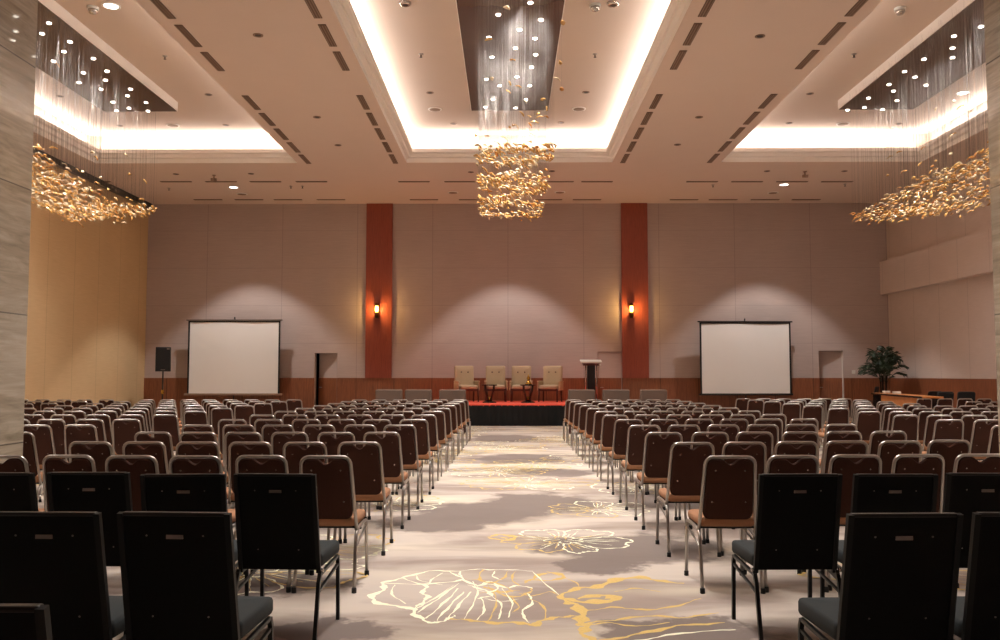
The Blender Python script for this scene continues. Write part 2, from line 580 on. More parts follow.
# repeats across the carpet
B = at_z(340 + 650 / 2.909, 420 + 350 / 2.909, 0)
flower(B.x, B.y, 0.64, 5, 0.3, 0.45)
flower(0.98, 9.75, 0.62, 8, 1.1, 0.4)
flower(-1.75, 7.55, 0.75, 21, 0.2, 0.5)
flower(-1.35, 10.2, 0.7, 13, 0.6, 0.8)
flower(0.25, 12.1, 0.75, 17, 1.9, 0.8, 1.4)
flower(1.7, 11.6, 0.7, 19, 0.9, 0.7)
for i in range(64):
    x = rnd.uniform(-1.6, 1.6) if i < 22 else rnd.choice([-1, 1]) * rnd.uniform(1.6, 9)
    y = 13.4 + (i % 22) * 0.58 if i < 22 else rnd.uniform(3.5, 25)
    flower(x, y, rnd.uniform(0.5, 0.8), 100 + i, rnd.uniform(0, 6), 0.65, rnd.uniform(1.0, 1.5))
struct(fl.build('floor', [M['carpet'], M['goldyarn'], M['creamyarn']]))

# ------------------------------------------------------------------ walls
DOORS = [(-6.38, -5.63, 2.18), (2.95, 3.74, 2.22), (10.2, 11.0, 2.25)]     # x0, x1, head height
wl = MB()
xs = [XL - 0.3] + [v for d in DOORS for v in d[:2]] + [XR + 0.4]
for i in range(0, len(xs), 2):
    wl.box(xs[i], xs[i + 1], YW, YW + 0.3, 0, ZC + 0.02)
for (a, b, h) in DOORS:
    wl.box(a, b, YW, YW + 0.3, h, ZC + 0.02)
struct(wl.build('wall_far', M['wall']))
struct(MB().box(XL - 0.3, XR + 0.4, 31.0, 31.2, 0, 3.2).build('wall_corridor', M['void']))
struct(MB().box(XL - 0.3, XL, YB, YW, 0, ZC + 0.02).build('wall_left', M['tan']))
struct(MB().box(XR, XR + 0.3, YB, YW, 0, ZC + 0.02).build('wall_right', M['wallside']))
struct(MB().box(12.27, XR, YB, YW, 4.09, 5.18).build('trim_bulkhead', M['wallside']))
struct(MB().box(XL - 0.3, XR + 0.4, YB - 0.3, YB, 0, ZC + 0.02).build('wall_rear', M['wall']))
# wainscot
wn = MB()
for i in range(0, len(xs), 2):
    wn.box(max(XL, xs[i]), min(XR, xs[i + 1]), YW - 0.03, YW, 0, WAIN)
struct(wn.build('trim_wainscot', M['wain']))
wr = MB()
wr.box(XR - 0.03, XR, 9.0, YW - 0.03, 0, WAIN)
struct(wr.build('trim_wainscot_side', wood('wainscot_wood_side', (108, 62, 40), (156, 96, 62))))
# dark track where the tan partition meets the ceiling
struct(MB().box(XL, XL + 0.14, 2.0, YW, ZC - 0.16, ZC).build('trim_partition_track', M['dark']))
# red pilasters between wainscot and ceiling
for k, (a, b) in enumerate([(-4.70, -3.83), (3.75, 4.62)]):
    struct(MB().box(a, b, YW - 0.07, YW, WAIN, ZC).build('trim_pilaster_%d' % (k + 1), M['pilaster']))
# stone piers
for k, (a, b) in enumerate([(-5.55, -4.40), (4.41, 5.55)]):
    p = MB().box(a, b, 6.5, 8.0, 0, ZC)
    struct(p.build('wall_pier_%s' % ('left' if k == 0 else 'right'), M['stone']))
# doors: hinged at their right edge, faced like the wall around them
for k, ((a, b, h), ang) in enumerate(zip(DOORS, (24, 0, 15))):
    d = MB()
    w = b - a - 0.02
    d.box(-w, 0, 0, 0.05, WAIN, h - 0.01, 0)
    d.box(-w, 0, -0.02, 0.05, 0.01, WAIN, 1)
    o = d.build('door_%d' % (k + 1), [M['wall'], M['wain']], loc=(b - 0.01, YW + (0.10 if ang else 0.04), 0))
    o.rotation_euler = (0, 0, -math.radians(ang))
    struct(o)
    hd = MB().tube([(-w + .07, -.02, 1.05), (-w + .07, -.07, 1.05), (-w + .17, -.07, 1.05)], 0.01)
    hd.build('door_handle', M['steel'], o)
    e = MB().box(-0.006, 0.022, -0.024, 0.05, 0.01, h - 0.02)
    e.build('door_edge', M['wall' if k != 2 else 'white'], o)

# ------------------------------------------------------------------ ceiling with three coffers
cl = MB()
cx = sorted([XL, XR] + [v for c in COFFERS for v in c])
for i in range(len(cx) - 1):
    inside = (cx[i], cx[i + 1]) in COFFERS
    for (y0, y1) in ((YB, CY0), (CY0, CY1), (CY1, YW)):
        if inside and y0 == CY0:
            continue
        cl.quad((cx[i], y0, ZC), (cx[i], y1, ZC), (cx[i + 1], y1, ZC), (cx[i + 1], y0, ZC), 0)
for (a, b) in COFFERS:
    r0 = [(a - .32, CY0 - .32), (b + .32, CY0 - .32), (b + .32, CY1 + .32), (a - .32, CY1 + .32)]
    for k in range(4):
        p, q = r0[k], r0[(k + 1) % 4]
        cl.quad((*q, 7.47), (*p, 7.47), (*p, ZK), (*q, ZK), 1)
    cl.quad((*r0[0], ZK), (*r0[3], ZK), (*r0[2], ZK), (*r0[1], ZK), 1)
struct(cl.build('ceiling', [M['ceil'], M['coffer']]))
for k, (a, b) in enumerate(COFFERS):
    prof = [(0, ZC), (0, 7.27), (.09, 7.285), (.09, 7.375), (.18, 7.39), (.18, 7.475), (-.32, 7.47)]
    loops = [[(a + o, CY0 + o, z), (b - o, CY0 + o, z), (b - o, CY1 - o, z), (a + o, CY1 - o, z)] for o, z in prof]
    struct(MB().loft(loops, 0, cap=False, smooth=False).build('trim_%d' % (k + 1), M['trim']))


# ------------------------------------------------------------------ ceiling vents and fittings
def vent_mesh(w, l):
    b, s = MB(), MB()
    b.box(-w / 2, w / 2, -l / 2, l / 2, -0.012, 0.0)
    n = 3
    for k in range(n):
        x = -w / 2 + w * (k + 0.5) / n
        s.box(x - 0.006, x + 0.006, -l / 2 + 0.02, l / 2 - 0.02, -0.02, -0.012)
    return b.mesh('vent_slot', [M['vent']]), s.mesh('louvre', [M['ventslat']])


def put_vent(meshes, loc, rz, label, group):
    o = thing('air_vent', label, 'vent', loc, rz, group)
    for nm, me in zip(('slot', 'louvre'), meshes):
        c = bpy.data.objects.new(nm, me)
        COL.objects.link(c)
        c.parent = o
    return o


VM = vent_mesh(0.13, 0.95)
vrows = [(-3.02, 'left of the central coffer'), (3.08, 'right of the central coffer'), (-5.36, 'beside the left coffer'), (5.40, 'beside the right coffer')]
for vx, where in vrows:
    ys = [13.2 + 1.21 * k for k in range(-1, 9) if k != 3]
    if abs(vx) > 5:
        ys = [y for y in ys if to_px((vx, y, ZC))[1] > -4]
    for i, y in enumerate(reversed([y for y in ys if to_px((vx, y, ZC))[1] > -12])):
        put_vent(VM, (vx, y, ZC), 0, 'dark slotted ceiling vent %s, %s from the stage' % (where, ORD[i]), 'ceiling vents in long rows')
VS = vent_mesh(0.10, 0.92)
for py, row, xs_ in ((181.5, 'front', [95, 176, 221, 265.5, 311.5, 414, 460, 558, 597, 702, 747, 792, 837]), (199.5, 'wall side', [208, 249, 288, 331, 424, 473, 548, 587, 684, 723, 765, 806])):
    for i, px in enumerate(xs_):
        p = at_z(px, py, ZC)
        put_vent(VS, (p.x, p.y, ZC), PI / 2, 'thin dark ceiling slot near stage wall, %s row, %s from left' % (row, ORD[i]), 'thin vents across the stage end of the ceiling')


def fitting(kind, px, py, z, label, cat):
    p = at_z(px, py, z)
    if kind == 'dark':        # recessed downlight, off
        o = thing('downlight', label, cat, p)
        MB().lathe([(0.085, 0), (0.085, -0.012), (0.06, -0.012), (0.055, -0.002)], n=20).build('trim_ring', M['ventslat'], o)
        MB().lathe([(0.058, -0.004), (0.045, -0.010)], n=20).build('reflector', M['dark'], o)
    elif kind == 'lit':
        o = thing('downlight', label, cat, p)
        MB().lathe([(0.16, 0), (0.16, -0.015), (0.125, -0.018), (0.12, -0.004)], n=24).build('trim_ring', M['white'], o)
        MB().lathe([(0.12, -0.006), (0.115, -0.014)], n=24).build('diffuser', M['lamp'], o)
    elif kind == 'steel':
        o = thing('downlight', label, cat, p)
        MB().lathe([(0.11, 0), (0.11, -0.03), (0.09, -0.05), (0.07, -0.05)], n=20).build('trim_ring', M['chrome'], o)
        MB().lathe([(0.07, -0.04), (0.05, -0.052)], n=20).build('lens', M['dark'], o)
    elif kind == 'speaker':
        o = thing('ceiling_speaker', label, cat, p)
        MB().lathe([(0.17, 0), (0.17, -0.014), (0.14, -0.02)], n=24).build('rim', M['trim'], o)
        MB().lathe([(0.138, -0.012), (0.135, -0.022), (0.05, -0.026)], n=24).build('grille', M['speaker_grille'], o)
    elif kind == 'sprinkler':
        o = thing('sprinkler', label, cat, p)
        MB().lathe([(0.05, 0), (0.05, -0.01), (0.02, -0.02)], n=14).build('escutcheon', M['steel'], o)
        MB().lathe([(0.012, -0.01), (0.012, -0.06), (0.03, -0.065), (0.03, -0.07)], n=10).build('deflector', M['dark'], o)
    elif kind == 'dome':
        o = thing('dome_camera', label, cat, p)
        MB().lathe([(0.1, 0), (0.1, -0.05)], n=20).build('base', M['white'], o)
        MB().lathe([(0.085, -0.05), (0.08, -0.09), (0.05, -0.12), (0.01, -0.13)], n=20).build('dome', M['chrome'], o)
    elif kind == 'cam':
        o = thing('bullet_camera', label, cat, p)
        MB().lathe([(0.05, 0), (0.05, -0.02), (0.02, -0.03), (0.02, -0.10)], n=14).build('mount', M['ventslat'], o)
        MB().box(-0.04, 0.04, -0.18, 0.10, -0.17, -0.09, mat=Matrix.Rotation(math.radians(12), 4, 'X')).build('housing', M['ventslat'], o)
    return o


F = [
    ('dark', 258, 35, 0, 'unlit round downlight between left and central coffers, nearest of three', 'ceiling light'),
    ('dark', 317, 117, 0, 'unlit round downlight between left and central coffers, middle of three', 'ceiling light'),
    ('dark', 338, 145, 0, 'unlit round downlight between left and central coffers, closest to stage', 'ceiling light'),
    ('dark', 760, 36, 0, 'unlit round downlight between central and right coffers, nearest of three', 'ceiling light'),
    ('dark', 699, 117, 0, 'unlit round downlight between central and right coffers, middle of three', 'ceiling light'),
    ('dark', 677.5, 144.5, 0, 'unlit round downlight between central and right coffers, closest to stage', 'ceiling light'),
    ('dark', 176, 174, 0, 'unlit round downlight beyond the left coffer, nearer the tan wall', 'ceiling light'),
    ('dark', 251, 173.6, 0, 'unlit round downlight beyond the left coffer, nearer the aisle', 'ceiling light'),
    ('dark', 471, 172, 0, 'unlit round downlight just left of the central chandelier bottom', 'ceiling light'),
    ('dark', 552, 171, 0, 'unlit round downlight just right of the central chandelier bottom', 'ceiling light'),
    ('dark', 767, 171, 0, 'unlit round downlight beyond the right coffer, nearer the aisle', 'ceiling light'),
    ('dark', 844.5, 171, 0, 'unlit round downlight beyond the right coffer, nearer the right wall', 'ceiling light'),
    ('lit', 233.5, 187, 0, 'bright lit downlight in the ceiling above the left screen', 'ceiling light'),
    ('lit', 784, 184.3, 0, 'bright lit downlight in the ceiling above the right screen', 'ceiling light'),
    ('lit', 506, 185.5, 0, 'lit downlight hidden behind the central chandelier above the stage', 'ceiling light'),
    ('speaker', 242, 193.8, 0, 'round flush ceiling speaker near wall above the left screen', 'speaker'),
    ('speaker', 773, 192.5, 0, 'round flush ceiling speaker near wall above the right screen', 'speaker'),
    ('speaker', 453, 192.3, 0, 'round flush ceiling speaker left of the chandelier, near stage wall', 'speaker'),
    ('speaker', 560, 192, 0, 'round flush ceiling speaker right of the chandelier, near stage wall', 'speaker'),
    ('cam', 214, 175, 0, 'small security camera on the ceiling beyond the left coffer', 'security camera'),
    ('cam', 805, 171.5, 0, 'small security camera on the ceiling beyond the right coffer', 'security camera'),
    ('sprinkler', 169, 188, 0, 'tiny sprinkler near stage wall, above the black loudspeaker', 'sprinkler'),
    ('sprinkler', 291, 186, 0, 'tiny sprinkler near stage wall, right of the left lit downlight', 'sprinkler'),
    ('sprinkler', 302.5, 186, 0, 'tiny sprinkler near stage wall, toward the left red pilaster', 'sprinkler'),
    ('sprinkler', 713, 184.8, 0, 'tiny sprinkler near stage wall, left of the right lit downlight', 'sprinkler'),
    ('sprinkler', 845, 184, 0, 'tiny sprinkler near stage wall, beside the right chandelier', 'sprinkler'),
    ('steel', 405, 2.5, 1, 'polished steel downlight on central coffer, left of the dark panel', 'ceiling light'),
    ('steel', 613, 2.8, 1, 'polished steel downlight on central coffer, right of the dark panel', 'ceiling light'),
    ('dome', 595, 4.5, 1, 'white dome camera on central coffer, right of the dark panel', 'security camera'),
    ('sprinkler', 421, 54, 1, 'sprinkler on central coffer ceiling, left side', 'sprinkler'),
    ('sprinkler', 595, 54, 1, 'sprinkler on central coffer ceiling, right side', 'sprinkler'),
    ('dark', 430, 92.5, 1, 'unlit round downlight on central coffer ceiling, left side', 'ceiling light'),
    ('dark', 586, 92, 1, 'unlit round downlight on central coffer ceiling, right side', 'ceiling light'),
    ('speaker', 435, 109, 1, 'white-rimmed round speaker on central coffer ceiling, left side', 'speaker'),
    ('speaker', 579, 108.6, 1, 'white-rimmed round speaker on central coffer ceiling, right side', 'speaker'),
    ('dark', 453.5, 123.5, 1, 'unlit downlight at the stage end of central coffer, left of chandelier', 'ceiling light'),
    ('dark', 561, 122.5, 1, 'unlit downlight at the stage end of central coffer, right of chandelier', 'ceiling light'),
    ('lit', 111, 5.5, 1, 'bright lit downlight on left coffer beside the dark panel', 'ceiling light'),
    ('dome', 93, 7, 1, 'white dome camera on left coffer beside the lit downlight', 'security camera'),
    ('sprinkler', 165, 56, 1, 'sprinkler on left coffer ceiling, right of the dark panel', 'sprinkler'),
    ('dark', 208.5, 94.5, 1, 'unlit downlight on left coffer ceiling, right of the dark panel', 'ceiling light'),
    ('speaker', 173, 125, 1, 'round speaker on left coffer ceiling beyond the dark panel', 'speaker'),
    ('dark', 226, 125, 1, 'unlit downlight at the stage end of left coffer, near its right corner', 'ceiling light'),
    ('dark', 120, 125.5, 1, 'unlit downlight at the stage end of left coffer, behind hanging cords', 'ceiling light'),
    ('dark', 60, 96, 1, 'unlit downlight on left coffer ceiling, left of the dark panel', 'ceiling light'),
    ('lit', 963, 92.5, 1, 'bright lit downlight on right coffer beside the stone pier', 'ceiling light'),
    ('dome', 900, 8, 1, 'white dome camera on right coffer, left of the dark panel', 'security camera'),
    ('sprinkler', 854, 54, 1, 'sprinkler on right coffer ceiling, left of the dark panel', 'sprinkler'),
    ('dark', 810, 93.5, 1, 'unlit downlight on right coffer ceiling, left of the dark panel', 'ceiling light'),
    ('speaker', 843, 123.5, 1, 'round speaker on right coffer ceiling beyond the dark panel', 'speaker'),
    ('dark', 789, 123, 1, 'unlit downlight at the stage end of right coffer, near its left corner', 'ceiling light'),
    ('dark', 899, 123.5, 1, 'unlit downlight at the stage end of right coffer, behind hanging cords', 'ceiling light'),
]
for kd, px, py, up, lb, ct in F:
    fitting(kd, px, py, ZK if up else ZC, lb, ct)


# ------------------------------------------------------------------ chandeliers
def leaf_mesh(seed, mats):
    q = random.Random(seed)
    mb = MB()
    L, W = 0.066, 0.030
    n = 6
    loops = []
    for k in range(n + 1):
        t = k / n
        w = W * (math.sin(PI * min(1, 0.06 + t * 0.94) ** 0.8) + 0.05) * (1 + 0.15 * q.uniform(-1, 1))
        x = L * (2 * t - 1)
        z = 0.018 * math.sin(t * PI) + q.uniform(-.006, .006)
        th = 0.006
        loops.append([(x, -w, z - .012), (x, 0, z - th), (x, w, z - .012), (x, w * .96, z), (x, 0, z + th), (x, -w * .96, z)])
    mb.loft(loops, 0)
    return mb.mesh('glass_leaf', mats)


LEAVES = [leaf_mesh(i, [M[m]]) for i, m in enumerate(['amber', 'cream', 'amber', 'gold', 'cream', 'amber'])]
PANELS = [(-0.88, 0.97), (-9.66, -7.90), (7.85, 9.63)]
LEDS = [
    [(530.5, 2.5), (498.4, 14.5), (541, 19.7), (519.5, 29.5), (489, 37.3), (535, 38.4), (515.4, 48), (492, 57), (535.7, 54.6), (531.5, 67), (486.4, 79), (517, 76.7), (499.6, 85.5), (529.6, 85.5), (493, 99), (526, 99.5), (485.5, 107), (515.7, 107.8)],
    [(49, 23), (42, 33.5), (70, 41.7), (64, 51.5), (53.5, 61), (93.5, 58.5), (83.5, 72.7), (79, 82.5), (107, 71), (105.5, 80), (101, 89), (130.5, 89), (127.5, 95.7), (113, 102), (116.5, 110.5), (129, 108), (146, 102.5), (148, 111)],
    [(981, 26.5), (954, 36), (952.5, 48), (952.5, 57.5), (924, 59), (904.5, 71.5), (915, 77), (889, 84.5), (893.5, 91), (926, 85), (868.5, 98), (897, 100.5), (864.5, 107.5), (847.5, 110), (882.5, 109.5)],
]
CHLAB = ['long central chandelier of amber glass leaves hanging in rows above the aisle', 'left chandelier of amber glass leaves hanging near the tan wall', 'right chandelier of amber glass leaves hanging near the right pier']
LEDMESH = MB().lathe([(0.042, 0), (0.042, -0.008), (0.034, -0.014), (0.008, -0.016)], n=14).mesh('led', [M['led']])
for k, ((a, b), leds, lab) in enumerate(zip(PANELS, LEDS, CHLAB)):
    q = random.Random(50 + k)
    xm = (a + b) / 2
    root = thing('chandelier', lab, 'chandelier', (xm, 17, ZP), 0, 'leaf chandeliers in the coffers')
    O = Vector((xm, 17, ZP))
    hw = (b - a) / 2
    p = MB()
    p.box(-hw + .015, hw - .015, 4.0 - 17, 20.62 - 17, 0.0, 0.03, 0)
    p.build('mirror_panel', M['panel'], root)
    p = MB()
    p.box(-hw, hw, 3.98 - 17, 20.64 - 17, 0.012, ZK - ZP, 0)
    p.build('panel_box', M['trim'], root)
    pts = [at_z(px, py, ZP) - O for px, py in leds]
    y = 13.6 if k == 0 else min(v.y for v in pts) + 17 - .5
    while y > 4.3:
        pts.append(Vector((q.uniform(-hw * .7, hw * .7), y - 17, 0)))  # unseen spots added along the near panel end for more light up front
        y -= 0.62
    for j, v in enumerate(pts):
        c = bpy.data.objects.new('spotlight', LEDMESH)
        COL.objects.link(c)
        c.parent = root
        c.location = (v.x, v.y, -0.001)
        if j % 2 == 0:
            l = lamp('spotlight_lamp', 'SPOT', (v.x, v.y, -0.04), LED_W * (2.15 if k == 0 else 1.05), WARM, spot_size=math.radians(118), spot_blend=1.0, shadow_soft_size=0.05)
            l.parent = root
    # leaves: rows across the flow, one above the other seen from the aisle, with loose ones above
    spots = []
    rows = [14.3, 14.7, 15.7, 16.45, 16.8, 17.7, 18.8, 19.7] if k == 0 else [13.6 + 0.42 * i for i in range(15)]
    per = 84 if k == 0 else 66
    for i, yy in enumerate(rows):
        frac = i / (len(rows) - 1)
        for j in range(per if i not in (2,) or k else 50):
            t = (j + q.uniform(0, 1)) / per
            if k == 0:
                w0, w1 = -0.56 - 0.12 * frac, 0.72 - 0.0 * frac
                x = w0 + (w1 - w0) * t
                z = 5.12 + 0.10 * (t - .5) + 0.05 * math.sin(i * 2.1 + t * 4) + q.gauss(0, 0.05) + (0.05 if i == 0 else 0)
            else:
                x = -hw * 1.02 + 2.04 * hw * t - (.20 if k == 2 else 0)
                s = -1 if k == 1 else 1
                z = 5.16 + 0.10 * math.sin(yy * 1.3 + x * 1.2) - 0.10 * frac + q.gauss(0, 0.075) - (0.10 * math.sin(frac * PI))
            spots.append((x, yy + q.gauss(0, 0.10 if k else 0.09) - 17, z))
    for j in range(46 if k == 0 else 60):
        spots.append((q.uniform(-.62, .72) if k == 0 else q.uniform(-hw, hw), q.uniform(10.2, 19.5) - 17, q.choice([5.4, 5.6, 5.9, 6.3, 6.8]) + q.uniform(-.2, .2)))
    spots.sort(key=lambda v: (v[0] + xm) ** 2 * 0 + (v[1] + 17) - 3 * (v[2] > 5.45))
    cords, rest = MB(), MB()
    for j, (x, y, z) in enumerate(spots):
        zl = z - ZP
        r = 0.0008
        if min((Vector((x, y, 0)) - Vector((v.x, v.y, 0))).length for v in pts) > .16:
          cords.tube([(x, y, zl), (x, y, -0.005)], r, n=3)
        R = Matrix.Translation((x, y, zl - .02)) @ Matrix.Rotation(q.uniform(-.6, .6) + (0.5 if k != 2 else -.5), 4, 'Y') @ Matrix.Rotation(q.uniform(0, 2 * PI), 4, 'Z') @ Matrix.Rotation(q.uniform(-.5, .5), 4, 'X') @ Matrix.Scale(q.uniform(.75, 1.15), 4)
        me = LEAVES[q.randrange(6)]
        if j < 100:
            c = bpy.data.objects.new('glass_leaf', me)
            COL.objects.link(c)
            c.parent = root
            c.matrix_local = R
        else:
            i0 = len(rest.v)
            rest.v += [R @ v.co for v in me.vertices]
            mi = 'amber cream gold'.split().index({'amber_glass': 'amber', 'cream_glass': 'cream', 'deep_amber_glass': 'gold'}[me.materials[0].name])
            for f in me.polygons:
                rest.face(tuple(i0 + vi for vi in f.vertices), mi, True)
    o = rest.build('glass_leaf', [M['amber'], M['cream'], M['gold']], root)
    o['kind'] = 'stuff'
    o = cords.build('suspension_cords', M['cord'], root)
    o['kind'] = 'stuff'

# ------------------------------------------------------------------ wall sconces
for k, (px, lb) in enumerate([(377.3, 'glowing amber wall sconce on the left red pilaster'), (631, 'glowing amber wall sconce on the right red pilaster')]):
    p = at_y(px, 311, YW - 0.07)
    o = thing('wall_sconce', lb, 'wall lamp', p, 0, 'sconces on the red pilasters')
    MB().box(-.05, .05, -.03, 0, -.24, .24).build('back_plate', M['bronze'], o)
    MB().lathe([(.055, -.05), (.06, 0), (.06, .12), (.055, .16)], (0, -.11, 0), 16).build('glass_shade', M['sconce'], o)
    MB().lathe([(.066, .16), (.066, .23), (.03, .25)], (0, -.11, 0), 16).build('top_cap', M['bronze'], o)
    MB().lathe([(.03, -.24), (.062, -.22), (.064, -.07), (.056, -.05)], (0, -.11, 0), 16).build('lamp_holder', M['bronze'], o)
    MB().box(-.015, .015, -.11, 0, -.02, .02).box(-.015, .015, -.11, 0, .18, .21).build('bracket', M['bronze'], o)
    l = lamp('sconce_lamp', 'POINT', (0, -.21, .05), 42, (1.0, .60, .18), shadow_soft_size=.05)
    l.parent = o

# light switch on the far wall
p = at_y(853.5, 372, YW)
o = thing('light_switch', 'small white light switch on stage wall left of the palm', 'switch', p)
MB().cushion(.12, .12, 0, .012, .01, .004, mat=Matrix.Rotation(PI / 2, 4, 'X')).build('plate', M['white'], o)
MB().box(-.02, .02, -.018, -.01, -.03, .03).build('rocker', M['white'], o)


# ------------------------------------------------------------------ brown banquet chairs
def lean(z):
    return -0.165 - (z - 0.42) * 0.25


def brown_chair(detail):
    o = thing('banquet_chair', 'brown banquet chair', 'chair')
    n = 8 if detail else 6
    MB().cushion(.40, .42, .425, .488, .05, .022, .008, mat=Matrix.Translation((0, .015, 0))).build('seat', M['tanseat'], o)
    MB().box(-.185, .185, -.17, .20, .412, .426).build('seat_pan', M['rubber'], o)
    # upholstered back with a hand notch under the top rail
    out = []
    def add(u, v): out.append((u, v))
    for k in range(7):
        g = -PI + PI / 2 * k / 6
        add(-.112 + .06 * math.cos(g), .53 + .06 * math.sin(g))
    for k in range(7):
        g = -PI / 2 + PI / 2 * k / 6
        add(.112 + .06 * math.cos(g), .53 + .06 * math.sin(g))
    for k in range(7):
        g = PI / 2 * k / 6
        add(.113 + .045 * math.cos(g), .854 + .045 * math.sin(g))
    for k in range(11):
        u = .066 - .132 * k / 10
        add(u, .899 - .036 * (.5 + .5 * math.cos(PI * u / .066)))
    for k in range(7):
        g = PI / 2 + PI / 2 * k / 6
        add(-.113 + .045 * math.cos(g), .854 + .045 * math.sin(g))
    cu, cv = 0, .69
    L = []
    for dy, s in ((-.014, .955), (-.012, .985), (-.004, 1.0), (.010, 1.0), (.024, .975), (.030, .92)):
        L.append([(cu + (u - cu) * s, lean(v) + dy, cv + (v - cv) * s) for u, v in out])
    bk = MB().loft(L, 0, False)
    no = len(out)
    bk.tri_cap(L[0], 0, 0, True)
    bk.tri_cap(L[-1], no * (len(L) - 1), 0, False)
    if detail:
        for (u, v) in ((-.10, .82), (.10, .82), (-.115, .60), (.115, .60)):
            bk.lathe([(.007, -.004), (.007, .0), (.004, .003)], n=8, m=1, mat=Matrix.Translation((u, lean(v) - .014, v)) @ Matrix.Rotation(PI / 2 , 4, 'X'))
    bk.build('backrest', [M['brown'], M['chrome']], o)
    # inverted-U back tube
    pts = []
    for u, v in [(-.196, .395), (-.191, .46)]:
        pts.append((u, lean(v), v))
    for k in range(6):
        g = PI - PI / 2 * k / 5
        u, v = -.116 + .054 * math.cos(g), .857 + .055 * math.sin(g)
        pts.append((u, lean(v), v))
    pts += [(-x, y, z) for x, y, z in reversed(pts)]
    MB().tube(pts, .0125, n).build('back_frame', M['steel'], o)
    rail = [(.0, -.29, .018), (.0, -.215, .33), (.0, -.175, .385), (.0, -.10, .408), (.0, .16, .412), (.0, .205, .398)]
    for s in (-1, 1):
        rl = MB().tube(smooth_path([(s * (.198 + .006 * (z < .1)), y, z) for _, y, z in rail], 3 if detail else 2), .0125, n).build('leg', M['steel'], o)
        fr = MB().tube([(s * .198, .185, .405), (s * .200, .212, .37), (s * .203, .24, .018)], .0125, n).build('leg', M['steel'], o)
        MB().tube([(s * .199, -.225, .285), (s * .199, -.10, .315), (s * .199, .215, .365)], .008, n).build('stretcher', M['steel'], o)
        if detail:
            for lg, y in ((rl, -.293), (fr, .24)):
                MB().lathe([(.017, 0), (.0175, .03), (.014, .036)], (s * (.204 if lg is rl else .203), y, 0), 8).build('rubber_foot', M['rubber'], lg)
    return o


def black_chair():
    o = thing('black_chair', 'black chair', 'chair')
    ln = lambda z: -.19 - (z - .42) * .22
    MB().cushion(.475, .43, .395, .472, .025, .018, .006, mat=Matrix.Translation((0, .035, 0))).build('seat', M['slate'], o)
    # square back: recessed panel in a rectangular tube frame
    zt, zb = .925, .385
    ang = math.atan(.22)
    L = [[(u, ln(v) + dy, v) for u, v in ((-.208, zb), (.208, zb), (.204, zt - .012), (-.204, zt - .012))] for dy in (-.008, .03)]
    bk = MB().loft(L, 0, True, False)
    for (u, v) in ((-.115, .835), (.115, .835), (-.115, .50), (.115, .50)):
        bk.lathe([(.0045, -.003), (.0045, 0), (.002, .002)], n=8, m=1, mat=Matrix.Translation((u, ln(v) - .008, v)) @ Matrix.Rotation(PI / 2, 4, 'X'))
    bk = bk.build('backrest', [M['blackpanel'], M['plate']], o)
    hp = MB().box(-.034, .034, -.004, .004, -.008, .008, mat=Matrix.Translation((0, ln(.83) - .009, .83)))
    hp.build('handle_plate', M['plate'], bk)
    tp = MB().cushion(.424, .034, 0, .016, .008, .005, mat=Matrix.Translation((0, ln(zt) + .01, zt - .013)))
    tp.build('top_rail', M['blackmetal'], o)
    for s in (-1, 1):
        MB().tube([(s * .221, ln(.37), .37), (s * .217, ln(zt), zt)], .017, square=True).build('back_post', M['blackpost'], o)
        MB().tube([(s * .232, -.30, .0), (s * .232, -.225, .32), (s * .232, -.19, .38)], .0145, square=True).build('leg', M['blackmetal'], o)
        MB().tube([(s * .232, .20, .385), (s * .232, .215, .35), (s * .232, .232, .0)], .0145, square=True).build('leg', M['blackmetal'], o)
        MB().tube([(s * .232, -.21, .36), (s * .232, .20, .385)], .012, square=True).build('side_rail', M['blackmetal'], o)
        MB().tube([(s * .232, -.235, .27), (s * .232, .21, .335)], .010, square=True).build('stretcher', M['blackmetal'], o)
        MB().lathe([(.012, -.006), (.012, .006)], n=10, mat=Matrix.Translation((s * .246, -.195, .385)) @ Matrix.Rotation(PI / 2, 4, 'Y')).build('bolt', M['chrome'], o)
    return o


near, far = brown_chair(True), brown_chair(False)
used = {}
jr = random.Random(3)


def place(proto, x, y, rz, label, group):
    if proto not in used:
        o = used[proto] = proto
        kids(proto)
    else:
        o = dup(proto)
    o.location = (x, y, 0)
    o.rotation_euler = (0, 0, rz)
    tag(o, label, 'chair', group)
    return o


for c in list(bpy.data.objects):
    kids(c) if c.parent in (near, far) or c in (near, far) else None
count = 0


def seen(x, yr):
    l, r = to_px((x - .2, yr, .8))[0], to_px((x + .2, yr, .8))[0]
    if yr < 7.5:
        return r > -5 and l < 1005
    return r > 25 and l < 996


